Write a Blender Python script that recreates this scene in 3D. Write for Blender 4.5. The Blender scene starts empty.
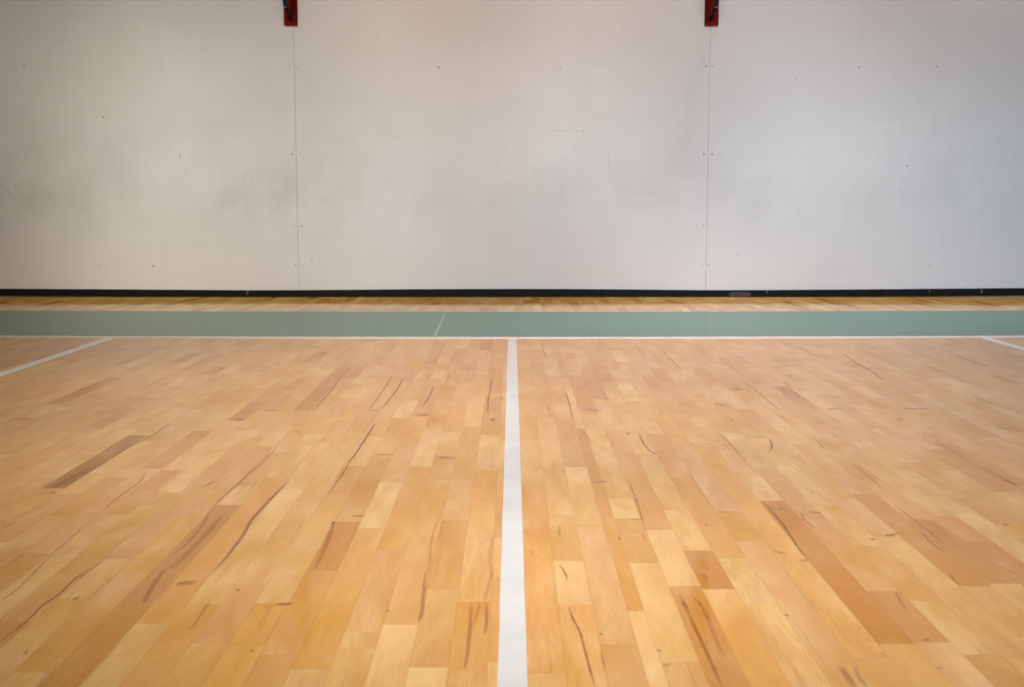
import bpy, bmesh, math, random
from mathutils import Vector, Matrix

random.seed(11)
scn = bpy.context.scene
col = scn.collection
scn.view_settings.view_transform = 'Standard'
scn.view_settings.look = 'None'
scn.view_settings.exposure = 0.0
scn.view_settings.gamma = 1.0

# ------------------------------------------------------------------ measures
H = 0.81                       # camera height (m)
F = 1180.0                     # focal length in pixels of the 1024 px frame
PITCH = math.radians(6.74)
CX, CY = 512.2, 343.5
WALL = 12.755 * H              # distance of the wall face
WALL_TOP = 6.0
HALF = 9.0                     # half width of what is built
PW = 0.085 * H                 # floor strip width


def ray(px, py):
    u, v = (px - CX) / F, (CY - py) / F
    c, s = math.cos(PITCH), math.sin(PITCH)
    return Vector((u, c + v * s, -s + v * c))


def on_floor(px, py):
    d = ray(px, py)
    t = H / -d.z
    return d.x * t, d.y * t


def at_depth(px, py, Y):
    d = ray(px, py)
    t = Y / d.y
    return Vector((d.x * t, Y, H + d.z * t))


def srgb(r, g, b):
    def f(c):
        c /= 255.0
        return c / 12.92 if c <= 0.04045 else ((c + 0.055) / 1.055) ** 2.4
    return (f(r), f(g), f(b))


# ------------------------------------------------------------------ helpers
def link(name, me, parent=None):
    o = bpy.data.objects.new(name, me)
    col.objects.link(o)
    if parent is not None:
        o.parent = parent
    return o


def mesh_from(name, verts, faces, mats):
    me = bpy.data.meshes.new(name)
    me.from_pydata([tuple(v) for v in verts], [], faces)
    for m in mats:
        me.materials.append(m)
    me.update()
    return me


def bm_obj(name, bm, mat, parent=None, smooth=False):
    bmesh.ops.recalc_face_normals(bm, faces=bm.faces)
    me = bpy.data.meshes.new(name)
    bm.to_mesh(me)
    bm.free()
    me.materials.append(mat)
    if smooth:
        for p in me.polygons:
            p.use_smooth = True
    return link(name, me, parent)


def add_box(bm, x0, x1, y0, y1, z0, z1, bevel=0.0):
    r = bmesh.ops.create_cube(bm, size=1.0)
    vs = r['verts']
    for v in vs:
        v.co = Vector((x0 + (v.co.x + .5) * (x1 - x0), y0 + (v.co.y + .5) * (y1 - y0), z0 + (v.co.z + .5) * (z1 - z0)))
    if bevel:
        es = list({e for v in vs for e in v.link_edges})
        bmesh.ops.bevel(bm, geom=es, offset=bevel, segments=2, affect='EDGES', profile=0.6)


def add_tube(bm, a, b, r, seg=18, r2=None):
    a, b = Vector(a), Vector(b)
    d = b - a
    q = d.to_track_quat('Z', 'Y').to_matrix().to_4x4()
    M = Matrix.Translation((a + b) / 2) @ q
    bmesh.ops.create_cone(bm, cap_ends=True, segments=seg, radius1=r, radius2=r if r2 is None else r2, depth=d.length, matrix=M)


def tag(o, label=None, cat=None, group=None, kind=None):
    if label: o['label'] = label
    if cat: o['category'] = cat
    if group: o['group'] = group
    if kind: o['kind'] = kind
    return o


# ------------------------------------------------------------------ node helpers
def new_mat(name):
    m = bpy.data.materials.new(name)
    m.use_nodes = True
    nt = m.node_tree
    b = nt.nodes['Principled BSDF']
    return m, nt, b


class N:
    def __init__(self, nt):
        self.nt = nt

    def __call__(self, typ, **kw):
        n = self.nt.nodes.new(typ)
        for k, v in kw.items():
            if k.startswith('in_'):
                key = k[3:]
                n.inputs[int(key) if key.isdigit() else key.replace('_', ' ')].default_value = v
            else:
                setattr(n, k, v)
        return n

    def l(self, a, b):
        self.nt.links.new(a, b)

    def math(self, op, a, b=None, c=None, clamp=False):
        n = self.nt.nodes.new('ShaderNodeMath')
        n.operation = op
        n.use_clamp = clamp
        for i, v in enumerate((a, b, c)):
            if v is None: continue
            if isinstance(v, (int, float)): n.inputs[i].default_value = v
            else: self.l(v, n.inputs[i])
        return n.outputs[0]

    def mix(self, fac, a, b, blend='MIX'):
        n = self.nt.nodes.new('ShaderNodeMix')
        n.data_type = 'RGBA'
        n.blend_type = blend
        n.clamp_factor = True
        for sock, v in ((n.inputs[0], fac), (n.inputs[6], a), (n.inputs[7], b)):
            if isinstance(v, (int, float)): sock.default_value = v
            elif isinstance(v, tuple): sock.default_value = (*v, 1.0) if len(v) == 3 else v
            else: self.l(v, sock)
        return n.outputs[2]

    def ramp(self, fac, stops):
        n = self.nt.nodes.new('ShaderNodeValToRGB')
        e = n.color_ramp.elements
        while len(e) < len(stops): e.new(0.5)
        for i, (p, c) in enumerate(stops):
            e[i].position = p
            e[i].color = (c, c, c, 1) if isinstance(c, (int, float)) else (*c, 1)
        self.l(fac, n.inputs[0])
        return n.outputs[0]

    def noise(self, vec, scale, detail=3.0, rough=0.55, dist=0.0):
        n = self('ShaderNodeTexNoise')
        n.inputs['Scale'].default_value = scale
        n.inputs['Detail'].default_value = detail
        n.inputs['Roughness'].default_value = rough
        n.inputs['Distortion'].default_value = dist
        self.l(vec, n.inputs['Vector'])
        return n.outputs['Fac']

    def mapping(self, vec, scale=(1, 1, 1), loc=(0, 0, 0), rot=(0, 0, 0)):
        n = self('ShaderNodeMapping')
        n.inputs['Scale'].default_value = scale
        n.inputs['Location'].default_value = loc
        n.inputs['Rotation'].default_value = rot
        self.l(vec, n.inputs['Vector'])
        return n.outputs[0]


def worn_finish(nt, b, amount):
    """the varnish is worn: part of the surface no longer mirrors"""
    out = [n for n in nt.nodes if n.type == 'OUTPUT_MATERIAL'][0]
    d = nt.nodes.new('ShaderNodeBsdfDiffuse')
    mx = nt.nodes.new('ShaderNodeMixShader')
    mx.inputs[0].default_value = amount
    src = b.inputs['Base Color'].links[0].from_socket
    nt.links.new(src, d.inputs['Color'])
    nt.links.new(b.outputs[0], mx.inputs[1])
    nt.links.new(d.outputs[0], mx.inputs[2])
    nt.links.new(mx.outputs[0], out.inputs['Surface'])


FLOOR_ROUGH = 0.075

# ------------------------------------------------------------------ materials
def wood_material():
    m, nt, b = new_mat('maple_strip_floor')
    n = N(nt)
    at = n('ShaderNodeAttribute', attribute_name='plank_tone')
    rnd = n('ShaderNodeAttribute', attribute_name='plank_rand')
    size = n('ShaderNodeUVMap', uv_map='plank_size')
    uv = n('ShaderNodeUVMap', uv_map='plank_uv')
    sep = n('ShaderNodeSeparateXYZ'); n.l(uv.outputs[0], sep.inputs[0])
    ssz = n('ShaderNodeSeparateXYZ'); n.l(size.outputs[0], ssz.inputs[0])
    sr = n('ShaderNodeSeparateColor'); n.l(rnd.outputs['Color'], sr.inputs[0])
    u, v = sep.outputs[0], sep.outputs[1]
    # coordinates of the wood inside each strip
    comb = n('ShaderNodeCombineXYZ')
    n.l(n.math('ADD', u, n.math('MULTIPLY', sr.outputs[0], 31.0)), comb.inputs[0])
    n.l(n.math('ADD', v, n.math('MULTIPLY', sr.outputs[1], 47.0)), comb.inputs[1])
    n.l(n.math('MULTIPLY', sr.outputs[2], 19.0), comb.inputs[2])
    P = comb.outputs[0]
    grain = n.noise(n.mapping(P, (60, 3.0, 1)), 4.0, 4, 0.6, 0.4)
    fine = n.noise(n.mapping(P, (220, 7.0, 1)), 3.0, 3, 0.6)
    cloud = n.noise(n.mapping(P, (14, 3.2, 1)), 1.0, 3, 0.5, 0.6)
    flame = n.noise(n.mapping(P, (26, 2.0, 1)), 1.0, 2, 0.5, 1.2)
    band = n.math('ABSOLUTE', n.math('SUBTRACT', n.math('FRACT', n.math('MULTIPLY', flame, 7.0)), 0.5))
    ring = n.ramp(band, [(0.0, 1.0), (0.22, 0.0)])
    c = at.outputs['Color']
    c = n.mix(n.math('MULTIPLY', n.ramp(grain, [(0.35, 0.0), (0.75, 1.0)]), 0.18), c, srgb(186, 122, 58))
    c = n.mix(n.math('MULTIPLY', n.ramp(cloud, [(0.42, 0.0), (0.72, 1.0)]), 0.46), c, srgb(203, 134, 62))
    c = n.mix(n.math('MULTIPLY', n.ramp(cloud, [(0.25, 1.0), (0.45, 0.0)]), 0.20), c, srgb(236, 194, 124))
    c = n.mix(n.math('MULTIPLY', ring, n.math('MULTIPLY', n.ramp(sr.outputs[2], [(0.45, 0.0), (0.95, 1.0)]), 0.20)), c, srgb(165, 104, 50))
    c = n.mix(n.math('MULTIPLY', n.ramp(fine, [(0.4, 0.0), (0.8, 1.0)]), 0.10), c, srgb(170, 112, 60))
    vary = n.noise(n.mapping(P, (6.0, 1.8, 1), (11, 2, 0)), 1.0, 3, 0.55, 0.8)
    hsv = n('ShaderNodeHueSaturation')
    n.l(n.math('MULTIPLY_ADD', n.ramp(vary, [(0.28, 0.0), (0.72, 1.0)]), 0.19, 0.905), hsv.inputs['Value'])
    n.l(n.math('MULTIPLY_ADD', vary, -0.25, 1.125), hsv.inputs['Saturation'])
    n.l(c, hsv.inputs['Color'])
    c = hsv.outputs[0]
    # rare dark mineral streaks along the grain
    st = n.noise(n.mapping(P, (40, 1.6, 1), (3, 5, 1)), 1.0, 2, 0.5, 0.8)
    stm = n.math('MULTIPLY', n.ramp(st, [(0.62, 0.0), (0.70, 1.0), (0.75, 0.2)]), n.ramp(sr.outputs[0], [(0.55, 0.0), (0.9, 0.35)]))
    c = n.mix(stm, c, srgb(150, 94, 46))
    # fine joints between the strips
    e1 = n.math('MINIMUM', u, n.math('SUBTRACT', ssz.outputs[0], u))
    e2 = n.math('MINIMUM', v, n.math('SUBTRACT', ssz.outputs[1], v))
    e = n.math('MINIMUM', e1, e2)
    gap = n.ramp(n.math('MULTIPLY', e, 500.0), [(0.0, 1.0), (0.9, 0.0)])
    c = n.mix(n.math('MULTIPLY', gap, 0.22), c, srgb(140, 92, 50))
    n.l(c, b.inputs['Base Color'])
    geo = n('ShaderNodeNewGeometry')
    wob = n.noise(geo.outputs['Position'], 2.2, 3, 0.5)
    rr = n.math('MULTIPLY_ADD', wob, 0.03, FLOOR_ROUGH - 0.015)
    n.l(rr, b.inputs['Roughness'])
    b.inputs['IOR'].default_value = 1.44
    bmp = n('ShaderNodeBump')
    bmp.inputs['Strength'].default_value = 0.05
    bmp.inputs['Distance'].default_value = 0.001
    n.l(n.math('SUBTRACT', 1.0, gap), bmp.inputs['Height'])
    n.l(bmp.outputs[0], b.inputs['Normal'])
    worn_finish(nt, b, 0.30)
    return m


def streak_material():
    m, nt, b = new_mat('mineral_streak_in_wood')
    n = N(nt)
    at = n('ShaderNodeAttribute', attribute_name='plank_tone')
    rnd = n('ShaderNodeAttribute', attribute_name='plank_rand')
    sr = n('ShaderNodeSeparateColor'); n.l(rnd.outputs['Color'], sr.inputs[0])
    geo = n('ShaderNodeNewGeometry')
    ns = n.noise(n.mapping(geo.outputs['Position'], (90, 22, 1)), 1.0, 3, 0.6)
    a = n.math('MULTIPLY', sr.outputs[0], n.ramp(ns, [(0.25, 0.45), (0.65, 1.0)]), clamp=True)
    n.l(at.outputs['Color'], b.inputs['Base Color'])
    n.l(a, b.inputs['Alpha'])
    b.inputs['Roughness'].default_value = FLOOR_ROUGH
    b.inputs['IOR'].default_value = 1.44
    return m


def paint_material(name, c0, c1, rough=FLOOR_ROUGH, scale=3.0, wear=0.4, stretch=(1, 1, 1), ior=1.44, worn=0.5):
    m, nt, b = new_mat(name)
    n = N(nt)
    geo = n('ShaderNodeNewGeometry')
    f = n.noise(n.mapping(geo.outputs['Position'], stretch), scale, 5, 0.6)
    g = n.noise(geo.outputs['Position'], 38.0, 3, 0.6)
    c = n.mix(n.ramp(f, [(0.35, 0.0), (0.68, 1.0)]), c0, c1)
    c = n.mix(n.math('MULTIPLY', n.ramp(g, [(0.5, 0.0), (0.8, 1.0)]), wear), c, c1)
    n.l(c, b.inputs['Base Color'])
    b.inputs['Roughness'].default_value = rough
    b.inputs['IOR'].default_value = ior
    worn_finish(nt, b, worn)
    return m


def wall_material():
    m, nt, b = new_mat('off_white_painted_board')
    n = N(nt)
    geo = n('ShaderNodeNewGeometry')
    P = geo.outputs['Position']
    sep = n('ShaderNodeSeparateXYZ'); n.l(P, sep.inputs[0])
    z = sep.outputs[2]
    c = n.mix(n.ramp(n.noise(P, 0.8, 3, 0.5), [(0.3, 0.0), (0.7, 1.0)]), srgb(210, 202, 201), srgb(205, 196, 195))
    # roller texture: faint vertical banding
    br = n.noise(n.mapping(P, (34, 1, 1.6)), 1.0, 4, 0.6)
    c = n.mix(n.math('MULTIPLY', n.ramp(br, [(0.4, 0.0), (0.75, 1.0)]), 0.09), c, srgb(178, 170, 162))
    br2 = n.noise(n.mapping(P, (2.2, 1, 22)), 1.0, 3, 0.6)
    c = n.mix(n.math('MULTIPLY', n.ramp(br2, [(0.5, 0.0), (0.8, 1.0)]), 0.08), c, srgb(176, 166, 154))
    # grey ball marks in a band about the height of a bounce
    zz = n.math('MULTIPLY', z, 1.0 / 2.4)
    band = n.ramp(zz, [(0.12, 0.0), (0.27, 0.55), (0.37, 1.0), (0.52, 0.55), (0.80, 0.12)])
    g1 = n.noise(P, 2.0, 5, 0.62, 0.3)
    g2 = n.noise(n.mapping(P, (1, 1, 1), (7, 3, 2)), 0.55, 3, 0.5)
    gr = n.math('MULTIPLY', n.ramp(g1, [(0.40, 0.0), (0.72, 1.0)]), n.math('MULTIPLY', n.ramp(g2, [(0.35, 0.25), (0.65, 1.0)]), n.ramp(n.math('MULTIPLY_ADD', sep.outputs[0], 0.1, 0.5), [(0.15, 1.0), (0.42, 0.75), (0.75, 0.42)])))
    c = n.mix(n.math('MULTIPLY', n.math('MULTIPLY', gr, band), 0.55), c, srgb(150, 140, 131))
    blot = n.noise(n.mapping(P, (1, 1, 1), (1, 9, 4)), 9.0, 4, 0.6)
    c = n.mix(n.math('MULTIPLY', n.math('MULTIPLY', n.ramp(blot, [(0.60, 0.0), (0.78, 1.0)]), n.math('ADD', n.math('MULTIPLY', band, 0.8), 0.12)), 0.16), c, srgb(135, 130, 124))
    # fly specks
    vor = n('ShaderNodeTexVoronoi'); vor.inputs['Scale'].default_value = 7.0
    n.l(P, vor.inputs['Vector'])
    sp = n.ramp(vor.outputs['Distance'], [(0.0, 1.0), (0.028, 0.0)])
    n.l(n.mix(n.math('MULTIPLY', sp, 0.30), c, srgb(120, 104, 86)), b.inputs['Base Color'])
    b.inputs['Roughness'].default_value = 0.62
    b.inputs['Specular IOR Level'].default_value = 0.25
    bmp = n('ShaderNodeBump')
    bmp.inputs['Strength'].default_value = 0.15
    bmp.inputs['Distance'].default_value = 0.002
    n.l(n.noise(P, 60, 3, 0.6), bmp.inputs['Height'])
    n.l(bmp.outputs[0], b.inputs['Normal'])
    return m


def plain(name, c0, c1, rough, scale=12.0, metal=0.0, spec=0.5):
    m, nt, b = new_mat(name)
    n = N(nt)
    geo = n('ShaderNodeNewGeometry')
    f = n.noise(geo.outputs['Position'], scale, 4, 0.6)
    n.l(n.mix(n.ramp(f, [(0.35, 0.0), (0.7, 1.0)]), c0, c1), b.inputs['Base Color'])
    b.inputs['Roughness'].default_value = rough
    b.inputs['Metallic'].default_value = metal
    b.inputs['Specular IOR Level'].default_value = spec
    return m


M_WOOD = wood_material()
M_STREAK = streak_material()
M_LINE = paint_material('white_line_paint', srgb(226, 220, 199), srgb(215, 207, 186), scale=5, wear=0.25)
M_LINE_BRIGHT = paint_material('brightened_white_line_paint', srgb(252, 247, 230), srgb(247, 240, 220), scale=5, wear=0.25, worn=0.15)  # whiter copy of the line paint, making up for weak light at the sides
M_LINE_FAR = paint_material('aged_white_line_paint', srgb(244, 228, 204), srgb(236, 214, 182), scale=5, wear=0.3)
M_GREEN = paint_material('green_floor_paint', srgb(66, 119, 93), srgb(80, 129, 103), scale=1.6, wear=0.25, stretch=(0.5, 3, 1), rough=0.10, ior=1.40, worn=0.38)
M_SCRATCH = paint_material('pale_tape_mark', srgb(150, 180, 158), srgb(130, 164, 142), wear=0.5, scale=9)
M_WALL = wall_material()
M_GAP = plain('dark_joint', srgb(168, 158, 148), srgb(150, 140, 130), 0.9)
M_BASE = plain('black_skirting', srgb(9, 9, 11), srgb(16, 16, 19), 0.6, 9, spec=0.15)
M_SCUFF = plain('brown_scuffed_skirting', srgb(70, 50, 44), srgb(30, 26, 28), 0.6, 20)
M_RED = plain('red_painted_steel', srgb(120, 9, 4), srgb(106, 7, 4), 0.6, 14, spec=0.06)
M_RED_SHADE = plain('red_steel_shade_tone', srgb(84, 2, 3), srgb(74, 2, 3), 0.6, 14, spec=0.06)  # darker copy of the upright's red: shade put into the colour
M_BLACK = plain('black_painted_steel', srgb(7, 8, 9), srgb(11, 13, 15), 0.5, 20, spec=0.12)
M_NAVY = plain('dark_blue_painted_steel', srgb(10, 20, 34), srgb(14, 27, 44), 0.5, 20, spec=0.1)
M_BOLT = plain('zinc_bolt', srgb(150, 158, 165), srgb(120, 128, 136), 0.35, 60, metal=0.5)
M_SCREW = plain('dull_screw', srgb(142, 128, 112), srgb(122, 108, 94), 0.6, 80)
M_SCREWP = plain('painted_screw', srgb(172, 162, 150), srgb(156, 146, 134), 0.6, 80)
M_MARK = plain('dark_scuff', srgb(172, 164, 154), srgb(150, 141, 131), 0.8, 80)

# ------------------------------------------------------------------ floor strips
TONE = {
    'L2': (239, 207, 158), 'L1': (234, 196, 141), 'L0': (230, 188, 130),
    'N': (225, 180, 118), 'P': (224, 180, 129), 'P1': (214, 165, 114),
    'O1': (226, 174, 103), 'O': (217, 160, 86), 'D0': (217, 167, 104),
    'D1': (204, 149, 87), 'D2': (189, 129, 62), 'D3': (150, 103, 54),
}
CROP = {}
for i in range(6):
    CROP['T%d' % i] = ((0, 170, 340, 510, 680, 850)[i], 345)
    CROP['M%d' % i] = ((0, 170, 340, 510, 680, 850)[i], 460)
    CROP['B%d' % i] = ((0, 170, 340, 510, 680, 850)[i], 570)
Z = 1022 / 174.0


def cp(c, zx, zy):
    ox, oy = CROP[c]
    return ox + zx / Z, oy + zy / Z


# row edges: full strips, one narrow strip right of the centre line
EDGES = []
k = 0
left = [-0.0543 - 0.085 * j for j in range(0, 140)]
right = [0.0307, 0.1157, 0.2007, 0.2857] + [0.327 + 0.085 * j for j in range(0, 136)]
EDGES = [e * H for e in sorted(left + right)]

# strips whose tone and ends stand out: area of the floor, a point in it, its far and near ends, tone
NOTED = [
 ('B2',540,620,572,900,'L2'),('B2',570,350,112,572,'N'),('B2',650,50,-290,112,'D0'),('B2',770,400,187,590,'O'),
 ('B2',790,100,-247,187,'L0'),('B2',770,650,590,900,'N'),('B2',370,500,320,900,'L1'),('B2',400,200,-200,320,'P'),
 ('B2',210,200,-120,365,'D0'),('B2',190,410,365,455,'L1'),('B2',90,600,460,900,'L1'),
 ('M3',140,300,150,412,'O'),('M3',160,560,412,1250,'O1'),('B3',200,640,605,900,'N'),('M3',130,50,-120,150,'N'),
 ('M3',340,500,325,595,'N'),('B3',400,100,-55,205,'L1'),('B3',420,400,205,900,'O1'),('M3',500,550,378,1086,'P'),
 ('B3',650,600,440,900,'D0'),('M3',620,480,330,886,'D0'),('B3',760,450,240,900,'L1'),
 ('M3',900,520,410,742,'L1'),('B4',100,250,95,900,'D1'),('B4',200,50,-113,112,'D2'),('M4',80,420,295,535,'L1'),
 ('B4',300,350,112,900,'O1'),('B4',420,100,-70,200,'L2'),('B4',560,350,200,900,'L1'),('M4',230,200,-80,305,'P'),
 ('M4',300,400,305,475,'D0'),('M4',270,500,100,580,'D0'),('M4',430,540,475,1196,'P'),('B4',900,620,552,900,'P'),
 ('M4',600,470,-100,597,'O1'),('M4',650,650,597,1140,'O1'),('B5',100,600,520,900,'O1'),('M4',850,560,240,1080,'D2'),
 ('B5',250,500,435,900,'O1'),('M4',960,600,500,770,'N'),('B5',400,300,125,425,'D1'),('B5',500,500,425,900,'L0'),
 ('M4',880,430,305,497,'D1'),('M4',680,180,50,305,'D0'),('M4',450,150,-60,240,'L1'),('M4',500,20,-160,50,'L1'),
 ('M4',750,180,85,262,'L1'),('M4',950,380,262,560,'L0'),('B5',400,50,-140,180,'D0'),('B5',600,300,180,900,'L1'),
 ('B5',750,50,-200,95,'D1'),('B5',700,250,100,520,'N'),('B5',980,620,500,900,'D0'),('B5',950,150,80,420,'L0'),
 ('M5',800,430,313,900,'L2'),('M5',400,580,450,760,'L1'),('M5',420,480,200,740,'D1'),('M5',650,550,350,740,'D1'),
 ('M5',700,480,330,700,'D0'),('M5',830,560,480,800,'D1'),('M5',950,100,-100,150,'D1'),
 ('M1',250,400,265,842,'D2'),('M1',450,300,105,935,'O'),('B0',850,450,315,900,'L1'),('B0',600,450,195,900,'D1'),
 ('B0',450,300,15,560,'D0'),('B0',150,620,600,900,'L0'),('B0',300,120,20,300,'D0'),('B0',40,330,300,500,'D1'),
 ('M0',450,500,320,600,'P'),('M0',850,450,330,580,'P1'),('M0',930,500,330,690,'O1'),
 ('M0',450,90,-145,167,'D3'),('M0',250,230,167,300,'L0'),('M0',100,170,110,290,'D0'),('M0',450,250,100,325,'D0'),
 ('M0',880,130,60,182,'P1'),('M0',910,30,-130,50,'D1'),('M0',900,230,190,262,'D0'),
 ('M1',100,100,-60,240,'L1'),('M1',230,100,-80,330,'D0'),('M1',430,60,-80,170,'D0'),('M1',400,210,150,265,'L1'),
 ('M1',620,60,-150,105,'L1'),('M1',650,300,-100,330,'L1'),('M1',500,500,340,850,'L1'),('M1',750,400,100,640,'L0'),
 ('M1',970,520,365,650,'D2'),('M2',200,560,400,1226,'O1'),('B1',850,640,580,900,'L1'),('B1',760,250,5,500,'D0'),
 ('B1',600,600,500,900,'D0'),('B1',400,250,90,430,'P1'),('B1',560,330,195,440,'O1'),('B1',700,90,-200,195,'L1'),
 ('M2',270,270,130,398,'L2'),('M2',330,60,-100,130,'P'),('T2',540,600,490,713,'L2'),('M2',420,250,38,500,'O1'),
 ('M2',600,60,-30,110,'D0'),('M2',560,250,115,560,'N'),('M2',700,250,115,362,'P'),('M2',860,250,60,398,'O1'),
 ('M3',290,180,-100,325,'L0'),('M3',430,200,40,378,'L1'),('T3',330,500,180,705,'D0'),('M3',540,210,128,330,'D0'),
 ('M3',690,280,225,340,'L2'),('M3',640,120,-50,225,'L0'),('M3',760,520,345,600,'D0'),('M3',800,650,605,1190,'L1'),
 ('M3',830,300,-50,405,'D0'),('M3',930,60,-60,150,'D0'),('M3',940,220,155,285,'L0'),
 ('T3',200,300,170,430,'D0'),('T3',110,250,90,420,'N'),('T3',390,350,190,490,'L1'),('T3',450,540,490,595,'D1'),
 ('T3',450,320,180,410,'D1'),('T3',510,220,150,315,'D1'),('T3',600,200,115,240,'D1'),('T3',900,330,250,400,'D0'),
 ('T3',760,590,520,640,'L1'),('T4',720,310,240,370,'D1'),('T1',900,280,130,385,'D2'),('T1',880,80,40,110,'D1'),
 ('T1',620,330,290,385,'P1'),('T1',430,390,330,445,'D1'),('T1',150,580,505,690,'D1'),('T1',60,75,45,105,'D2'),
 ('T1',150,110,60,150,'D1'),('T0',450,280,190,345,'D2'),('T2',140,130,100,200,'D1'),('T2',270,280,180,385,'D0'),
 ('T2',560,70,-20,115,'D1'),('T2',880,10,-30,30,'D2'),('T2',920,250,185,310,'D0'),('T2',910,370,310,440,'D1'),
 ('T2',250,560,430,670,'D0'),('T2',510,370,300,420,'D1'),('T2',590,430,240,490,'D0'),('T2',360,500,400,640,'L0'),
]

import bisect
rows = {}
for c, zx, zy, zt, zb, t in NOTED:
    x, y = on_floor(*cp(c, zx, zy))
    r = bisect.bisect(EDGES, x) - 1
    _, far = on_floor(512, cp(c, zx, zt)[1])
    _, near = on_floor(512, cp(c, zx, zb)[1])
    rows.setdefault(r, []).append([near, far, t])

Y0, Y1 = -3.0, WALL + 0.06
verts, faces, tones, rands, sizes, uvs = [], [], [], [], [], []
rng = random.Random(5)
POOL = ['N'] * 6 + ['L0'] * 5 + ['L1'] * 4 + ['P'] * 3 + ['O1'] * 4 + ['D0'] * 5 + ['D1'] * 2 + ['P1'] * 2 + ['O'] + ['L2']


def tone_rgb(t, keep):
    ref = TONE['N']
    c = srgb(*[r + (v - r) * keep for v, r in zip(TONE[t], ref)])
    c = (c[0] * 1.0, c[1] * 0.865, c[2] * 0.54)
    j = rng.uniform(-0.035, 0.035)
    w = rng.uniform(-0.03, 0.03)
    return (c[0] * (1 + j), c[1] * (1 + j - w * .3), c[2] * (1 + j - w))


for r in range(len(EDGES) - 1):
    xa, xb = EDGES[r], EDGES[r + 1]
    if xb < -HALF or xa > HALF: continue
    segs = []
    prev = Y0
    for near, far, t in sorted(rows.get(r, [])):
        near = max(near, prev)
        if far - near < 0.03: continue
        if near - prev < 0.12: near = prev
        segs.append((prev, near, None)); segs.append((near, far, t)); prev = far
    segs.append((prev, Y1, None))
    for a, b, t in segs:
        if b - a < 1e-4: continue
        cuts = [a]
        if t is None:
            while b - cuts[-1] > 0.62:
                step = rng.uniform(0.24, 0.62)
                if len(cuts) == 1 and a == Y0: step = rng.uniform(0.05, 0.6)
                if b - (cuts[-1] + step) < 0.12: break
                cuts.append(cuts[-1] + step)
        cuts.append(b)
        for p, q in zip(cuts, cuts[1:]):
            i = len(verts)
            verts += [(xa, p, 0), (xb, p, 0), (xb, q, 0), (xa, q, 0)]
            faces.append((i, i + 1, i + 2, i + 3))
            tones.append(tone_rgb(t, 0.74) if t else (tone_rgb(rng.choice(POOL), 0.5) if p < 10.7 * H else tone_rgb(rng.choice(POOL + ['D1', 'D2', 'D1', 'D2']), 0.85)))
            rands.append((rng.random(), rng.random(), rng.random()))
            w, l = xb - xa, q - p
            sizes.append((w, l))
            uvs += [(0, 0), (w, 0), (w, l), (0, l)]
n_plank = len(faces)
loop_tone, loop_rand, loop_size, loop_uv = [], [], [], list(uvs)
for t, rd, s in zip(tones, rands, sizes):
    loop_tone += [t] * 4; loop_rand += [rd] * 4; loop_size += [s] * 4

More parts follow.
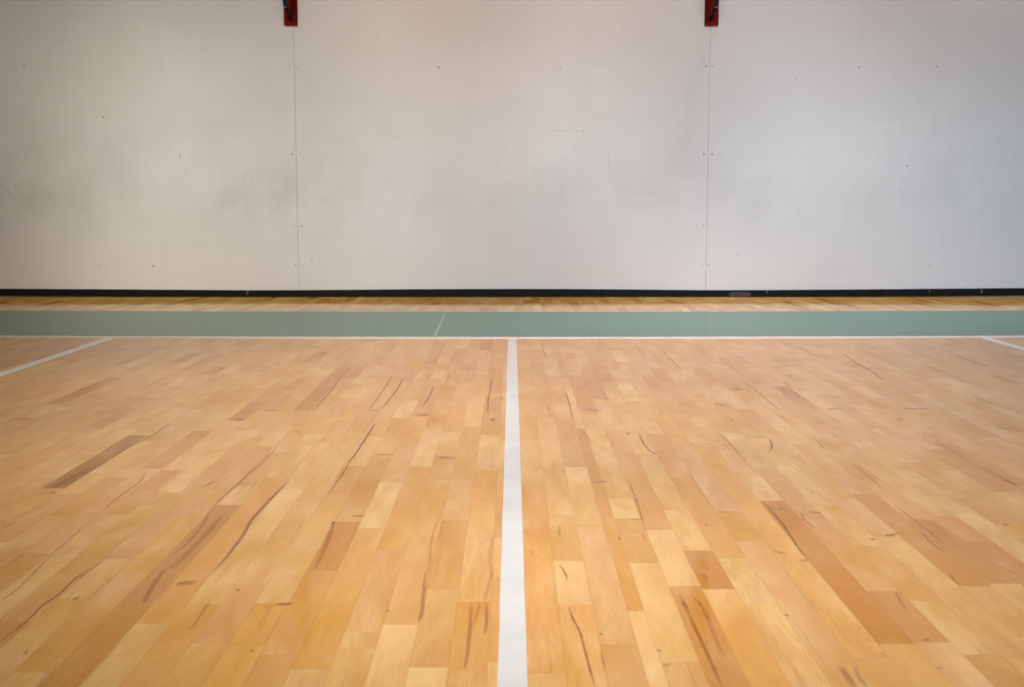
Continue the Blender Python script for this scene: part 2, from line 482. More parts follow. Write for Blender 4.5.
# dark mineral streaks and knots the wood shows: pixel polyline, width in px, strength, colour
BR, DK, RB = (150, 92, 40), (104, 66, 38), (168, 102, 56)
STREAKS = [
 ('M1', [(710,112),(620,200),(560,262),(480,350),(430,440),(340,560),(250,662)], 4.2, .75, BR),
 ('M1', [(560,0),(470,75),(400,140),(310,220),(240,290)], 3.0, .55, BR),
 ('M1', [(240,280),(200,370),(110,480),(0,570)], 3.0, .35, BR),
 ('M1', [(300,330),(220,430),(150,500),(60,590),(0,640)], 7.0, .35, BR),
 ('M1', [(190,165),(240,135),(270,120)], 2.6, .6, BR),
 ('M1', [(465,175),(490,155),(512,138)], 1.6, .7, DK),
 ('M1', [(1020,75),(980,130),(915,222)], 2.2, .55, BR),
 ('M1', [(965,360),(930,470),(850,640)], 5.0, .45, (150,95,58)),
 ('M1', [(945,385),(965,360)], 4.0, .6, DK),
 ('B0', [(520,-8),(430,60),(350,140),(240,215),(200,260),(120,330),(0,422)], 3.4, .7, BR),
 ('B0', [(215,0),(150,70),(80,130),(0,185)], 2.6, .4, BR),
 ('B0', [(430,170),(462,166)], 3.6, .75, DK),
 ('B0', [(960,0),(900,90),(840,195)], 7.0, .5, BR),
 ('B0', [(790,350),(640,500),(480,680)], 2.2, .4, BR),
 ('B0', [(155,470),(150,500)], 4.0, .5, BR),
 ('B1', [(40,82),(90,76),(155,74)], 5.0, .6, BR),
 ('B1', [(240,170),(190,250),(150,310),(115,352)], 4.0, .3, BR),
 ('B1', [(620,202),(690,200),(715,198)], 2.2, .8, DK),
 ('B1', [(470,476),(495,474)], 3, .6, BR),
 ('B1', [(385,118),(412,118)], 3, .6, BR),
 ('M0', [(540,40),(430,100),(330,150),(280,165)], 8, .35, (96,66,34)),
 ('M0', [(640,0),(520,70),(380,150)], 2.5, .4, DK),
 ('T0', [(1010,455),(940,500),(870,545),(740,610),(640,670)], 2.4, .5, DK),
 ('M0', [(860,60),(820,130),(740,185),(660,250),(590,310)], 3.0, .38, BR),
 ('M0', [(560,330),(400,470),(270,590),(190,680)], 3.0, .3, BR),
 ('M0', [(640,570),(540,640),(470,687)], 2.6, .5, BR),
 ('M0', [(320,195),(300,188)], 3, .6, BR),
 ('M0', [(110,350),(50,385),(0,410)], 2.6, .5, BR),
 ('B2', [(505,0),(490,150),(485,230),(460,312)], 4.6, .5, BR),
 ('B2', [(895,10),(870,100),(845,190)], 4.0, .38, BR),
 ('B2', [(770,190),(765,330),(750,480),(730,588)], 4.2, .55, BR),
 ('B2', [(825,190),(800,270),(780,340)], 3.0, .4, BR),
 ('B2', [(860,195),(862,290),(850,380)], 4.0, .5, BR),
 ('B2', [(272,240),(288,238)], 3.0, .7, RB),
 ('M2', [(520,690),(530,560),(545,430),(600,310)], 3.0, .28, BR),
 ('M2', [(75,325),(120,328),(155,326)], 2.0, .6, BR),
 ('M2', [(60,0),(30,60),(0,105)], 2.4, .6, DK),
 ('M2', [(905,440),(880,560),(890,687)], 4.0, .3, BR),
 ('T2', [(210,455),(150,550),(90,640),(50,690)], 2.6, .72, DK),
 ('T2', [(310,178),(260,255),(210,330),(160,382)], 2.0, .5, DK),
 ('T2', [(380,182),(330,270),(290,320),(240,385)], 2.0, .6, DK),
 ('T2', [(160,380),(240,384)], 1.2, .5, DK),
 ('T2', [(550,240),(520,310),(480,365)], 2.0, .55, DK),
 ('T2', [(650,165),(625,215),(595,245)], 1.6, .45, DK),
 ('T2', [(890,185),(880,270),(868,340),(872,410)], 2.0, .6, BR),
 ('T2', [(885,438),(912,440)], 2.6, .8, RB),
 ('T2', [(210,640),(260,645),(325,643)], 1.6, .5, BR),
 ('T2', [(580,660),(620,662),(680,664)], 2.4, .5, BR),
 ('T2', [(930,312),(965,318)], 2.0, .5, DK),
 ('T2', [(450,410),(500,412),(525,405)], 3.0, .4, BR),
 ('B3', [(305,-10),(328,30),(334,65)], 2.0, .7, RB),
 ('M3', [(285,615),(310,640),(335,687)], 2.0, .7, RB),
 ('B3', [(345,210),(365,275),(400,340),(420,395),(445,490),(475,600),(500,690)], 3.4, .75, BR),
 ('B3', [(535,480),(560,590)], 3.0, .4, BR),
 ('B3', [(530,380),(545,376)], 2.6, .6, DK),
 ('B3', [(865,472),(885,474)], 2.6, .55, DK),
 ('B3', [(885,540),(910,560),(950,548)], 2.6, .4, BR),
 ('M3', [(295,380),(290,420),(296,455)], 2.0, .45, BR),
 ('M3', [(480,128),(530,130),(570,126)], 1.6, .5, BR),
 ('M3', [(690,90),(715,170),(745,240),(770,330),(785,385)], 1.8, .45, DK),
 ('M3', [(735,232),(745,244)], 2.6, .6, DK),
 ('M3', [(635,460),(648,462)], 2.8, .8, DK),
 ('M3', [(775,430),(800,480)], 2.4, .5, BR),
 ('M3', [(690,345),(740,348),(775,346)], 1.6, .5, BR),
 ('T3', [(325,280),(345,330),(358,390),(370,435)], 2.2, .55, BR),
 ('T3', [(758,515),(780,570),(815,615),(850,638)], 2.0, .7, DK),
 ('T3', [(845,636),(856,634)], 2.6, .8, DK),
 ('T3', [(688,522),(702,520)], 2.6, .8, DK),
 ('T3', [(405,492),(440,520),(490,575)], 2.6, .45, BR),
 ('T3', [(410,378),(480,378),(540,386)], 2.4, .35, BR),
 ('T3', [(510,305),(550,318),(595,308)], 1.4, .45, BR),
 ('T3', [(190,20),(215,75)], 2.0, .5, DK),
 ('T3', [(250,95),(265,105)], 2.0, .5, DK),
 ('T3', [(735,0),(780,50),(800,65)], 2.0, .45, DK),
 ('T3', [(890,30),(930,70),(970,110),(1010,150)], 1.6, .6, DK),
 ('B4', [(0,140),(30,210),(80,320),(150,470),(200,580),(250,690)], 4.2, .6, BR),
 ('B4', [(10,190),(40,220)], 6.0, .5, RB),
 ('B4', [(60,140),(130,220),(200,380),(260,520)], 4.5, .3, BR),
 ('B4', [(945,570),(985,630),(1025,690)], 9.0, .5, (140,92,42)),
 ('B4', [(615,265),(640,266)], 2.6, .6, BR),
 ('B4', [(130,20),(160,60)], 6.0, .3, BR),
 ('M4', [(480,240),(530,290),(590,360),(640,430),(690,510),(750,590)], 3.2, .6, (118,74,52)),
 ('M4', [(585,285),(610,290)], 2.4, .6, BR),
 ('M4', [(705,310),(720,320),(722,345),(780,390),(800,395)], 2.6, .6, BR),
 ('M4', [(760,305),(800,308),(825,306)], 2.0, .5, BR),
 ('M4', [(540,530),(590,545),(620,550)], 3.4, .45, BR),
 ('M4', [(700,590),(755,592)], 1.8, .6, BR),
 ('M4', [(630,10),(680,55),(730,82)], 1.6, .5, BR),
 ('M4', [(400,20),(440,75),(480,100)], 2.2, .4, BR),
 ('M4', [(150,370),(158,392)], 2.4, .6, BR),
 ('M4', [(60,90),(130,200),(210,290)], 2.0, .3, BR),
 ('M4', [(220,305),(350,303)], 1.4, .5, BR),
 ('T4', [(250,100),(320,145),(390,186)], 1.8, .55, DK),
 ('T4', [(340,200),(430,250),(520,330),(610,400)], 2.2, .42, (130,86,60)),
 ('T4', [(320,262),(360,262)], 1.8, .5, DK),
 ('T4', [(210,345),(245,352),(265,350)], 2.2, .6, DK),
 ('T4', [(290,425),(315,455)], 2.0, .5, DK),
 ('T4', [(400,470),(445,495)], 2.0, .45, BR),
 ('T4', [(525,550),(540,590),(525,630)], 2.8, .7, (150,86,50)),
 ('T4', [(780,540),(830,590),(850,610)], 2.4, .5, (160,92,54)),
 ('T4', [(880,510),(940,555)], 2.0, .45, BR),
 ('T4', [(150,522),(240,530),(320,610),(380,680)], 2.2, .4, BR),
 ('T4', [(540,75),(580,100),(640,128)], 2.0, .5, DK),
 ('T4', [(700,10),(790,60),(870,85)], 3.2, .4, DK),
 ('T4', [(910,40),(960,50),(1022,100)], 2.6, .5, DK),
 ('T4', [(740,150),(880,215)], 2.0, .35, BR),
 ('T4', [(860,375),(935,376)], 1.8, .5, DK),
 ('T4', [(620,235),(700,300),(760,330)], 4.0, .35, (150,104,76)),
 ('T5', [(0,80),(60,120),(130,155),(200,210)], 2.8, .5, DK),
 ('T5', [(400,105),(520,150),(640,195),(760,245)], 2.6, .48, DK),
 ('T5', [(530,30),(700,90),(860,150)], 3.4, .35, DK),
 ('T5', [(785,205),(815,215)], 2.0, .5, DK),
 ('T5', [(720,292),(830,340),(1000,400)], 4.0, .38, (130,88,56)),
 ('T5', [(310,372),(400,376),(465,374)], 1.8, .45, BR),
 ('T5', [(870,490),(940,492),(1015,525)], 3.0, .42, DK),
 ('T5', [(270,437),(315,436)], 1.8, .5, BR),
 ('T5', [(500,560),(600,620),(690,680)], 3.0, .4, (150,98,60)),
 ('T5', [(420,520),(445,524)], 2.0, .5, (160,90,56)),
 ('T5', [(860,180),(1015,245)], 3.0, .35, DK),
 ('M5', [(0,10),(90,80),(170,150),(230,190)], 2.2, .45, BR),
 ('M5', [(250,260),(340,325),(430,395),(500,445),(555,505)], 2.0, .6, (134,86,42)),
 ('M5', [(400,435),(425,432),(480,490),(560,545)], 2.0, .7, (134,86,42)),
 ('M5', [(120,466),(148,466)], 2.4, .6, DK),
 ('M5', [(200,445),(250,440),(282,428)], 2.0, .65, BR),
 ('M5', [(700,10),(800,60),(930,125),(1000,165)], 3.4, .4, DK),
 ('M5', [(910,122),(975,140)], 2.6, .6, DK),
 ('M5', [(520,180),(620,240),(690,300)], 2.4, .3, BR),
 ('M5', [(900,380),(930,380)], 3.0, .5, RB),
 ('M5', [(830,600),(990,680)], 3.0, .35, BR),
 ('B5', [(160,480),(190,490),(215,515)], 3.2, .6, BR),
 ('B5', [(270,130),(300,190),(335,235)], 4.0, .45, BR),
 ('B5', [(430,412),(470,408)], 3.4, .6, BR),
 ('B5', [(20,560),(60,640),(110,690)], 6.0, .45, (140,92,42)),
 ('B5', [(505,576),(540,576)], 2.2, .5, BR),
 ('B5', [(580,20),(640,85)], 3.0, .4, BR),
 ('T1', [(240,172),(280,152),(318,128)], 1.8, .6, DK),
 ('T1', [(0,182),(60,165),(80,158)], 2.0, .55, DK),
 ('T1', [(40,245),(90,210),(130,185)], 1.6, .45, DK),
 ('T1', [(1015,180),(930,285),(860,365),(835,388)], 2.0, .5, DK),
 ('T1', [(370,437),(440,440)], 2.2, .5, BR),
 ('T1', [(550,384),(625,382)], 1.6, .5, BR),
 ('T1', [(625,600),(590,640),(540,685)], 2.2, .5, BR),
 ('T1', [(405,610),(430,600)], 2.4, .6, BR),
 ('T1', [(735,512),(760,510)], 2.0, .5, BR),
 ('T1', [(790,10),(885,12)], 1.2, .5, DK),
 ('T0', [(275,345),(400,300),(520,245),(690,195)], 3.0, .35, DK),
 ('T0', [(0,90),(80,70)], 2.0, .4, DK),
 ('T0', [(180,190),(220,182)], 1.6, .4, DK),
 ('T0', [(80,434),(185,434)], 1.8, .4, BR),
 ('T0', [(790,270),(900,225),(1015,165)], 2.4, .4, BR),
 ('T0', [(60,610),(150,570)], 1.8, .3, BR),
]
mat_idx = [0] * n_plank
srng = random.Random(3)
for c, pts, wpx, strength, rgb in STREAKS:
    P = [cp(c, *p) for p in pts]
    # resample as a smooth polyline on the floor
    fl = [Vector((*on_floor(*p), 0)) for p in P]
    pw = []
    for p in P:                       # pixel width -> metres across the strip direction
        a = on_floor(p[0] - wpx / 2, p[1]); b = on_floor(p[0] + wpx / 2, p[1])
        pw.append(abs(b[0] - a[0]))
    horizontal = abs(P[0][1] - P[-1][1]) < 0.35 * abs(P[0][0] - P[-1][0])
    m = len(fl)
    dens = 4
    line = []
    for i in range(m - 1):
        for s in range(dens):
            t = s / dens
            p0, p1, p2, p3 = fl[max(i - 1, 0)], fl[i], fl[i + 1], fl[min(i + 2, m - 1)]
            q = 0.5 * ((2 * p1) + (p2 - p0) * t + (2 * p0 - 5 * p1 + 4 * p2 - p3) * t * t + (3 * p1 - p0 - 3 * p2 + p3) * t ** 3)
            line.append((q, pw[i] * (1 - t) + pw[i + 1] * t))
    line.append((fl[-1], pw[-1]))
    L = len(line)
    strength = min(0.85, strength * (0.85 if c[0] == 'T' else 0.75))
    line = [(q, w * 0.62) for q, w in line]
    base = tuple(v * k_ for v, k_ in zip(srgb(*rgb), (1.08, 0.88, 0.62)))
    zoff = 0.00008 + 0.00001 * srng.random()
    secs = []
    for i, (q, w) in enumerate(line):
        f = i / (L - 1)
        env = max(0.0, min(1.0, 6.0 * f)) * max(0.0, min(1.0, 6.0 * (1 - f)))
        env = env if L > 9 else 0.35 + 0.65 * math.sin(math.pi * f)
        wj = w * (0.55 + 0.45 * env) * srng.uniform(0.85, 1.15)
        d = (line[min(i + 1, L - 1)][0] - line[max(i - 1, 0)][0]).normalized()
        if horizontal:                # a knot or an end joint: thickness along the view
            ya = on_floor(512, P[0][1] - wpx * .3)[1]; yb = on_floor(512, P[0][1] + wpx * .3)[1]
            nrm, wj = Vector((0, 1, 0)), abs(yb - ya) * (0.55 + 0.45 * env)
        else:
            nrm = Vector((1, 0, 0))
        a = strength * (0.25 + 0.75 * env)
        i0 = len(verts)
        for s, al in ((-1.0, 0.0), (-0.35, a), (0.35, a), (1.0, 0.0)):
            p = q + nrm * (wj * s)
            verts.append((p.x, p.y, zoff))
            secs.append(al)
        if i:
            for s in range(3):
                A, B = i0 - 4 + s, i0 + s
                faces.append((A, A + 1, B + 1, B))
                mat_idx.append(1)
                ka = len(secs) - 8 + s
                kb = len(secs) - 4 + s
                for al in (secs[ka], secs[ka + 1], secs[kb + 1], secs[kb]):
                    loop_tone.append(base); loop_rand.append((al, al, al))
                    loop_size.append((1, 1)); loop_uv.append((0, 0))

me = mesh_from('floor', verts, faces, [M_WOOD, M_STREAK])
for i, p in enumerate(me.polygons): p.material_index = mat_idx[i]
ca = me.color_attributes.new('plank_tone', 'FLOAT_COLOR', 'CORNER')
cr = me.color_attributes.new('plank_rand', 'FLOAT_COLOR', 'CORNER')
me.color_attributes['plank_tone'].data.foreach_set('color', [v for t in loop_tone for v in (*t, 1.0)])
me.color_attributes['plank_rand'].data.foreach_set('color', [v for t in loop_rand for v in (*t, 1.0)])
u1 = me.uv_layers.new(name='plank_uv'); u2 = me.uv_layers.new(name='plank_size')
me.uv_layers['plank_uv'].data.foreach_set('uv', [v for t in loop_uv for v in t])
me.uv_layers['plank_size'].data.foreach_set('uv', [v for t in loop_size for v in t])
# make every face look up
flip = [p for p in me.polygons if p.normal.z < 0]
if flip:
    bm = bmesh.new(); bm.from_mesh(me)
    bmesh.ops.reverse_faces(bm, faces=[f for f in bm.faces if f.normal.z < 0])
    bm.to_mesh(me); bm.free()
fl = link('floor', me)
tag(fl, 'varnished maple strip floor of the sports hall', 'floor', kind='structure')


# ------------------------------------------------------------------ court paint
def bow(x):                     # the painted band bends a touch towards the wall at both sides
    return 0.115 * (x / 4.0) ** 2 if abs(x) < 5 else 0.115 * (25 / 16) + 0.07 * (abs(x) - 5)


def band_obj(name, ya, yb, z, mat, x0=-HALF, x1=HALF, n=72):
    vs, fs = [], []
    for i in range(n + 1):
        x = x0 + (x1 - x0) * i / n
        for yy in (ya, yb):
            vs.append((x, yy + bow(x), z))
        for yy in (ya, yb):
            vs.append((x, yy + bow(x), 0.00002))
    for i in range(n):
        a, b = 4 * i, 4 * i + 4
        fs += [(a, b, b + 1, a + 1), (a, a + 2, b + 2, b), (a + 1, b + 1, b + 3, a + 3)]
    return link(name, mesh_from(name, vs, fs, [mat]))


yg0 = on_floor(512, 336.9)[1]
yg1 = on_floor(512, 311.8)[1]
yw0 = on_floor(512, 339.1)[1]
o = band_obj('painted_stripe', yg0, yg1, 0.00045, M_GREEN)
tag(o, 'wide muted green stripe painted across the floor in front of the wall', 'floor stripe')
# pale tape mark crossing the green stripe
a = on_floor(434.8, 335.5); b = on_floor(444.6, 314.5)
w = 0.006
me2 = mesh_from('tape_mark', [(a[0] - w, a[1], .0006), (a[0] + w, a[1], .0006), (b[0] + w, b[1], .0006), (b[0] - w, b[1], .0006)], [(0, 1, 2, 3)], [M_SCRATCH])
tm = link('tape_mark', me2, o)
tm['label'] = 'thin pale tape mark on the green stripe'

o = band_obj('court_line', yw0, yg0 - 0.001, 0.0005, M_LINE_FAR)
tag(o, 'long narrow off-white line running along the near edge of the green stripe', 'court line')


def straight_line(xm, y0, y1, w, label, mat=M_LINE):
    vs, fs = [], []
    n = 60
    for i in range(n + 1):
        y = y0 + (y1 - y0) * i / n
        j = 0.0006 * math.sin(i * 1.7) + 0.0004 * math.sin(i * 4.1)
        vs += [(xm - w / 2 + j, y, .0005), (xm + w / 2 + j * .5, y, .0005), (xm - w / 2 + j, y, .00002), (xm + w / 2 + j * .5, y, .00002)]
    for i in range(n):
        a, b = 4 * i, 4 * i + 4
        fs += [(a, a + 1, b + 1, b), (a + 2, a, b, b + 2), (a + 1, a + 3, b + 3, b + 1)]
    fs += [(0, 2, 3, 1)]
    o = link('court_line', mesh_from('court_line', vs, fs, [mat]))
    return tag(o, label, 'court line')


straight_line(0.0005, -3.0, yw0 - 0.0005 + bow(0), 0.0630 * H, 'white line running down the middle of the wooden floor towards the wall')
straight_line(-3.020 * H, -3.0, yw0 - 0.0005 + bow(3.02 * H), 0.070 * H, 'white line slanting in at the left edge of the wooden floor', M_LINE_BRIGHT)
straight_line(3.555 * H, -3.0, yw0 - 0.0005 + bow(3.555 * H), 0.070 * H, 'short stretch of white line at the far right edge of the floor', M_LINE_BRIGHT)

# ------------------------------------------------------------------ wall
bm = bmesh.new()
add_box(bm, -HALF, HALF, WALL + 0.0034, WALL + 0.16, 0, WALL_TOP)
wall = bm_obj('wall_back', bm, M_GAP)
tag(wall, 'off-white boarded gym wall with screwed panel joints', 'wall', kind='structure')
sx = [(-HALF - 0.001)]
sL = at_depth(299.0, 288, WALL).x; sR = at_depth(705.6, 288, WALL).x
span = sR - sL
seams = [-HALF, sL - span, sL, sR, sR + span, HALF]
panels = []
g = 0.0018
for i, (xa, xb) in enumerate(zip(seams, seams[1:])):
    bm = bmesh.new()
    add_box(bm, xa + (g if i else 0), xb - (g if i < len(seams) - 2 else 0), WALL, WALL + 0.003, 0.012, WALL_TOP, bevel=0.0006)
    panels.append((xa, xb, bm_obj('wall_panel', bm, M_WALL, wall)))


def panel_at(x):
    for xa, xb, p in panels:
        if xa <= x <= xb: return p


def screw_mesh(name, mat):
    bm = bmesh.new()
    add_tube(bm, (0, 0, 0), (0, -0.0012, 0), 0.0085, 14, 0.0070)
    add_box(bm, -0.0055, 0.0055, -0.0016, -0.0010, -0.0008, 0.0008)
    bmesh.ops.recalc_face_normals(bm, faces=bm.faces)
    me = bpy.data.meshes.new(name); bm.to_mesh(me); bm.free()
    me.materials.append(mat)
    return me


SM, SMP = screw_mesh('screw_head', M_SCREW), screw_mesh('painted_screw_head', M_SCREWP)
for px, py, dark in [(24, 66.5, 1), (439, 67.5, 1), (103.5, 117, 1), (297.8, 67.7, 0), (290.3, 66, 0), (292.5, 154, 1), (300, 154.3, 0),
                     (294, 226, 0), (301.7, 226, 1), (295.5, 265.5, 1), (302.2, 266, 0), (153.5, 266, 1), (42, 265.5, 0),
                     (560.5, 67.5, 0), (706, 66.5, 1), (712.6, 66.5, 0), (704, 154, 1), (712, 154.5, 1), (703.5, 225.3, 0), (709.7, 225.3, 0),
                     (702.8, 265.3, 0), (709, 265.3, 0), (859, 67.5, 1), (937, 66.5, 1), (797, 79, 0), (933.5, 132.5, 0), (907, 166.3, 1),
                     (998, 141.3, 0), (929.5, 265.2, 0), (310, 84.8, 0), (312, 260, 0), (583, 131, 0)]:
    p = at_depth(px, py, WALL)
    s = bpy.data.objects.new('screw_head', SM if dark else SMP)
    col.objects.link(s)
    s.parent = panel_at(p.x)
    s.location = (p.x, WALL + 0.0001, p.z)
    sc = 1.0 if dark else 0.85
    s.scale = (sc, 1, sc)

# thin scuffs and scratches left on the paint (pattern of each panel)
marks = [((180, 152), (180.4, 159), 1.2), ((83, 171), (87, 175), 1.0), ((14, 184), (16, 189), 1.0), ((10, 191), (8, 196), .8), ((28, 187), (30, 192), .8),
         ((97, 265), (102, 268), 1.0), ((253, 166), (239, 184), .5), ((736, 254), (739, 254.6), 1.2), ((3, 183), (2, 187), .9), ((40, 268), (43, 270), .8),
         ((310, 256), (312, 262), 1.0), ((56, 221), (58, 224), .8), ((690, 28), (650, 66), .22), ((700, 60), (707, 66), .5),
         ((609, 142), (609.6, 180), .5), ((540, 130), (584, 132), .4)]
for k, (a, b, w) in enumerate(marks):
    A, B = at_depth(*a, WALL), at_depth(*b, WALL)
    d = (B - A).normalized()
    nn = Vector((-d.z, 0, d.x)) * (w * 0.0038)
    mid = (A + B) / 2 + nn * 0.4
    vs = [A, mid - nn, B, mid + nn]
    me3 = mesh_from('scratch', [(v.x, WALL - 0.0006, v.z) for v in vs], [(0, 1, 2, 3)], [M_MARK])
    link('scratch', me3, panel_at(mid.x))

# ------------------------------------------------------------------ skirting board
bm = bmesh.new()
prof = [(-HALF, 289.3, 295.9), (-60, 288.4, 295.2), (0, 288.8, 295.6), (120, 289.5, 296.4), (246, 290.4, 297.0), (300, 290.3, 297.4), (420, 289.3, 296.8), (512, 289.0, 296.7),
        (600, 289.3, 296.9), (706, 290.3, 297.3), (765, 290.2, 297.1), (850, 289.6, 296.5), (950, 288.8, 295.9), (1024, 288.2, 295.4), (1100, 288.4, 295.4), (HALF, 289.3, 295.9)]
YF = WALL - 0.014
ring = []
pts = []
for px, yt, yb in prof:
    if abs(px) == HALF:
        x = px; zt = at_depth(512, yt, YF).z; zb = max(0.0006, at_depth(512, yb, YF).z)
    else:
        x = at_depth(px, 293, YF).x; zt = at_depth(px, yt, YF).z; zb = max(0.0006, at_depth(px, yb, YF).z)
    pts.append((x, zt, zb))
for x, zt, zb in pts:
    ring.append([bm.verts.new(c) for c in ((x, YF, zb), (x, YF, zt - .004), (x, YF + .004, zt), (x, WALL - 0.0005, zt), (x, WALL - 0.0005, zb))])
for r0, r1 in zip(ring, ring[1:]):
    for i in range(5):
        bm.faces.new((r0[i], r1[i], r1[(i + 1) % 5], r0[(i + 1) % 5]))
bm.faces.new(ring[0]); bm.faces.new(list(reversed(ring[-1])))
sk = bm_obj('baseboard_back', bm, M_BASE)
tag(sk, 'low black skirting board along the foot of the wall', 'baseboard', kind='structure')


def base_patch(name, x0, x1, y0, y1, mat):
    a, b = at_depth(x0, y0, YF - 0.0006), at_depth(x1, y1, YF - 0.0006)
    bm = bmesh.new()
    xs = [a.x + (b.x - a.x) * t for t in (0, .12, .35, .6, .85, 1)]
    top = [a.z - d for d in (.018, .006, .0, .004, .0, .014)]
    bot = [b.z + d for d in (.012, .0, .004, .0, .005, .016)]
    vt = [bm.verts.new((x, YF - .0006, z)) for x, z in zip(xs, top)]
    vb = [bm.verts.new((x, YF - .0006, z)) for x, z in zip(xs, bot)]
    for i in range(5): bm.faces.new((vt[i], vt[i + 1], vb[i + 1], vb[i]))
    return bm_obj(name, bm, mat, sk)


bp = base_patch('scuffed_patch', 729, 751, 291.6, 296.9, M_SCUFF)
bp['label'] = 'worn brownish patch on the black skirting'
# pale nicks at the butt joints
M_NICK = plain('pale_nick', srgb(150, 140, 120), srgb(110, 100, 84), .7, 60)
for x0, x1, y0, y1 in ((247.0, 247.9, 290.8, 294.5), (981.2, 982.0, 289.6, 293.5), (929.3, 929.9, 289.6, 292), (766.8, 767.6, 291.0, 293.2)):
    A, B = at_depth(x0, y0, YF - .0006), at_depth(x1, y1, YF - .0006)
    me4 = mesh_from('nick', [(A.x, YF - .0006, A.z), (B.x, YF - .0006, A.z), (B.x - .002, YF - .0006, B.z), (A.x + .001, YF - .0006, B.z)], [(0, 1, 2, 3)], [M_NICK])
    link('nick', me4, sk)


# ------------------------------------------------------------------ red hinged brackets on the wall
def bracket(xl, xr, ybot, pivot, joint, up, inner, label):
    """red upright on the wall with a black strut hinged to its foot; inner: +1 when the strip with shade in its colour is on the right"""
    fy = WALL - 0.030
    p0, p1 = at_depth(xl, ybot, fy), at_depth(xr, ybot, fy)
    x0, x1, zb = p0.x, p1.x, p0.z
    zt = zb + 1.45
    root = bpy.data.objects.new('wall_bracket', None)
    col.objects.link(root)
    root.location = ((x0 + x1) / 2, WALL, zb)
    tag(root, label, 'bracket', 'red brackets high on the wall')

    def part(name, bm, mat, smooth=False):
        o = bm_obj(name, bm, mat, root, smooth)
        o.matrix_parent_inverse = Matrix.Translation(-root.location)
        return o
    bm = bmesh.new()
    add_box(bm, x0, x1, WALL - 0.030, WALL - 0.0002, zb, zt, bevel=0.003)
    part('upright', bm, M_RED)
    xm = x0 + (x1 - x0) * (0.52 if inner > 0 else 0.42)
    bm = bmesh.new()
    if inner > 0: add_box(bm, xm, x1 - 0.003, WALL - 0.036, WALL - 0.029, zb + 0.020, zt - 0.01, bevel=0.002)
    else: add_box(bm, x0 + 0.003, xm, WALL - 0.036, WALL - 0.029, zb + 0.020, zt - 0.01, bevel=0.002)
    shade_ = part('shade_strip', bm, M_RED_SHADE)
    shade_['label'] = 'side strip of the upright with shade painted in darker red'
    P = at_depth(*pivot, WALL - 0.058)
    J = at_depth(*joint, WALL - 0.20)
    U = at_depth(*up, WALL - 0.62)
    bm = bmesh.new()
    r = 0.0165
    add_tube(bm, P, J, r * 0.95)
    for q in (P, J): bmesh.ops.create_uvsphere(bm, u_segments=16, v_segments=10, radius=r, matrix=Matrix.Translation(q))
    part('strut', bm, M_BLACK, True)
    bm = bmesh.new()
    add_tube(bm, J, U, r * 1.22)
    bmesh.ops.create_uvsphere(bm, u_segments=16, v_segments=10, radius=r * 1.22, matrix=Matrix.Translation(U))
    us = part('upper_strut', bm, M_NAVY, True)
    us['label'] = 'dark blue upper strut'
    # upper arm back to the upright (out of frame), so the strut is really carried
    bm = bmesh.new()
    T = Vector(((x0 + x1) / 2, WALL - 0.03, min(U.z + 0.02, zt - 0.1)))
    add_tube(bm, T, U, r)
    part('arm', bm, M_BLACK, True)
    # hinge lug and pin at the foot, bolt at the strut's knee
    bm = bmesh.new()
    add_box(bm, P.x - 0.012, P.x + 0.012, WALL - 0.074, WALL - 0.029, P.z - 0.012, P.z + 0.022, bevel=0.004)
    part('hinge', bm, M_BLACK)
    bm = bmesh.new()
    add_tube(bm, J + Vector((0, -0.012, 0)), J + Vector((0, -0.030, -0.002)), 0.0125, 6, 0.0115)
    part('bolt', bm, M_BOLT)
    return root


bracket(283.7, 297.4, 24.9, (289.9, 17.4), (285.9, 6.8), (279.5, -34), +1,
        'red upright with black hinged strut on the wall, left of the two')
bracket(704.8, 718.6, 25.1, (711.8, 17.4), (715.7, 6.9), (721.0, -34), -1,
        'red upright with black hinged strut on the wall, right of the two')

# ------------------------------------------------------------------ light
def area(name, loc, target, sx_, sy_, power, colr, spread=180):
    L = bpy.data.lights.new(name, 'AREA')
    L.shape = 'RECTANGLE'; L.size = sx_; L.size_y = sy_
    L.energy = power; L.color = colr; L.spread = math.radians(spread)
    o = bpy.data.objects.new(name, L); col.objects.link(o)
    o.location = loc
    o.rotation_euler = (Vector(target) - Vector(loc)).to_track_quat('-Z', 'Y').to_euler()
    return o


def spot(name, loc, target, power, angle, blend, colr, radius=0.4):
    L = bpy.data.lights.new(name, 'SPOT')
    L.energy = power; L.color = colr; L.spot_size = math.radians(angle); L.spot_blend = blend; L.shadow_soft_size = radius
    o = bpy.data.objects.new(name, L); col.objects.link(o)
    o.location = loc
    o.rotation_euler = (Vector(target) - Vector(loc)).to_track_quat('-Z', 'Y').to_euler()
    return o


w = bpy.data.worlds.new('hall_ambience')
scn.world = w
w.use_nodes = True
bg = w.node_tree.nodes['Background']
bg.inputs[0].default_value = (0.93, 0.97, 1.0, 1)
bg.inputs[1].default_value = 0.38

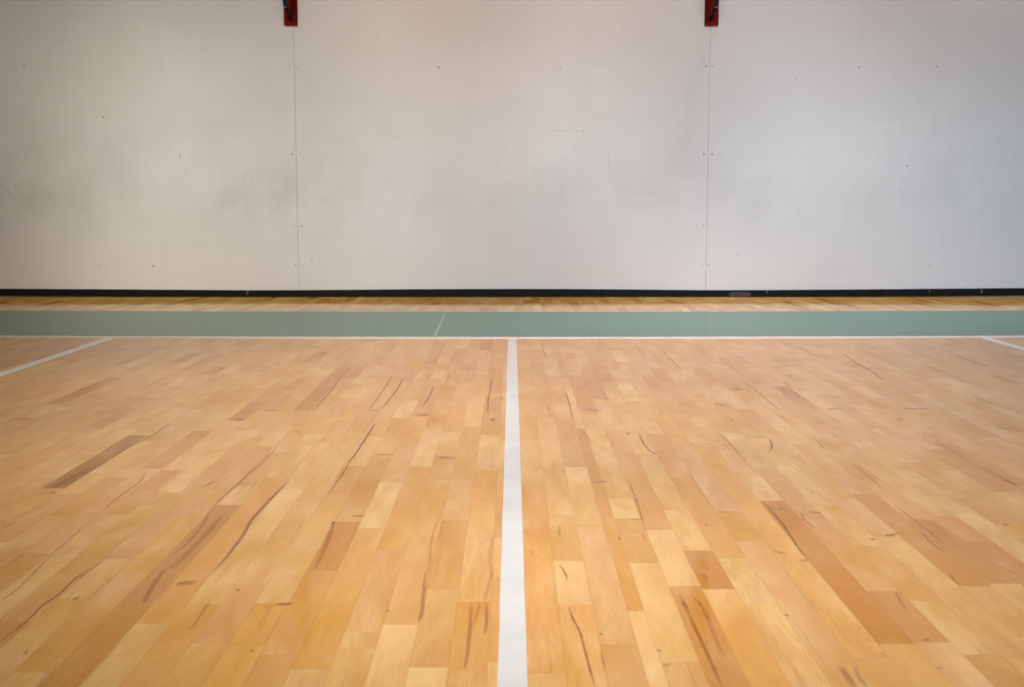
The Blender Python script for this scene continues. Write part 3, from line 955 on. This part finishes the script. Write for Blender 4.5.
#LIGHTS
bg.inputs[0].default_value = (1, 1, 1, 1)
bg.inputs[1].default_value = 0.1600
spot('added_wall_spot', (-3.3600000000000003, 3.2, 5.2), (-4.2, 10.331550000000002, 1.2), 793.8, 34, 1, (0.994, 1.0, 0.8), 0.5)  # unseen spots added on the wall, strength and tint fitted to shape its brightness
spot('added_wall_spot', (-1.7600000000000002, 3.2, 4.2), (-2.2, 10.331550000000002, 0.0), 782.4, 34, 1, (0.833, 1.0, 0.967), 0.5)
spot('added_wall_spot', (-1.7600000000000002, 3.2, 5.2), (-2.2, 10.331550000000002, 1.2), 1211.0, 34, 1, (0.986, 1.0, 0.884), 0.5)
spot('added_wall_spot', (0.0, 3.2, 4.2), (0, 10.331550000000002, 0.0), 953.0, 34, 1, (0.835, 0.952, 1.0), 0.5)
spot('added_wall_spot', (0.0, 3.2, 5.2), (0, 10.331550000000002, 3.0), 1261.2, 34, 1, (1.0, 0.898, 0.782), 0.5)
spot('added_wall_spot', (1.2000000000000002, 3.2, 4.2), (1.5, 10.331550000000002, 0.0), 837.5, 34, 1, (0.717, 0.89, 1.0), 0.5)
spot('added_wall_spot', (1.2000000000000002, 3.2, 5.2), (1.5, 10.331550000000002, 1.2), 707.2, 34, 1, (0.861, 0.956, 1.0), 0.5)
spot('added_wall_spot', (1.2000000000000002, 3.2, 5.2), (1.5, 10.331550000000002, 3.0), 63.1, 34, 1, (0.774, 0.794, 1.0), 0.5)
spot('added_wall_spot', (2.5600000000000005, 3.2, 4.2), (3.2, 10.331550000000002, 0.0), 1158.0, 34, 1, (0.636, 0.848, 1.0), 0.5)
spot('added_wall_spot', (2.5600000000000005, 3.2, 5.2), (3.2, 10.331550000000002, 3.0), 912.0, 34, 1, (0.958, 0.984, 1.0), 0.5)
spot('added_wall_spot', (4.0, 3.2, 4.2), (5, 10.331550000000002, 0.0), 1052.6, 34, 1, (0.566, 0.795, 1.0), 0.5)
spot('added_wall_spot', (4.0, 3.2, 5.2), (5, 10.331550000000002, 3.0), 471.6, 34, 1, (0.798, 0.893, 1.0), 0.5)
spot('added_floor_spot', (0.15, 2.3, 6.8), (0.15, 2.3, 0), 820.4, 18, 1, (0.779, 0.82, 1.0), 0.35)  # unseen spots added over the floor so it dims outward like lens vignetting
spot('added_floor_spot', (0.15, 2.3, 6.8), (0.15, 2.3, 0), 505.8, 26, 1, (0.722, 0.765, 1.0), 0.35)
spot('added_floor_spot', (0.15, 3.2, 6.8), (0.15, 3.2, 0), 1028.8, 40, 1, (0.819, 0.815, 1.0), 0.35)
spot('added_floor_spot', (1.2600000000000002, 4.5, 6.8), (1.2600000000000002, 4.5, 0), 310.0, 36, 1, (0.659, 0.711, 1.0), 0.35)
spot('added_floor_spot', (0.4, 4.5, 6.8), (0.4, 4.5, 0), 703.8, 55, 1, (0.813, 0.807, 1.0), 0.35)
spot('added_floor_spot', (0.4, 6.5, 6.8), (0.4, 6.5, 0), 935.2, 50, 1, (0.837, 0.788, 1.0), 0.35)
spot('added_floor_spot', (1.8200000000000003, 6.5, 6.8), (1.8200000000000003, 6.5, 0), 303.6, 50, 1, (0.743, 0.684, 1.0), 0.35)
spot('added_floor_spot', (2.4640000000000004, 8.8, 6.8), (2.4640000000000004, 8.8, 0), 768.5, 50, 1, (0.873, 0.856, 1.0), 0.35)
spot('added_floor_spot', (0.4, 7.6, 6.8), (0.4, 7.6, 0), 355.7, 40, 1, (1.0, 0.707, 0.752), 0.35)
spot('added_floor_spot', (-1.3499999999999999, 4.5, 6.8), (-1.3499999999999999, 4.5, 0), 461.0, 36, 1, (1.0, 0.903, 0.992), 0.35)
spot('added_floor_spot', (-1.95, 6.5, 6.8), (-1.95, 6.5, 0), 298.0, 40, 1, (1.0, 0.754, 0.48), 0.35)
#END LIGHTS

# ------------------------------------------------------------------ camera
cam = bpy.data.cameras.new('camera')
cam.sensor_width = 36.0
cam.lens = F / 1024 * 36.0
cam.clip_end = 100
cam.dof.use_dof = True
cam.dof.focus_distance = 4.2
cam.dof.aperture_fstop = 6.3
co = bpy.data.objects.new('camera', cam)
col.objects.link(co)
co.location = (0, 0, H)
co.rotation_euler = (math.radians(90) - PITCH, 0, 0)
cam.shift_x = -(CX - 512) / 1024
scn.camera = co
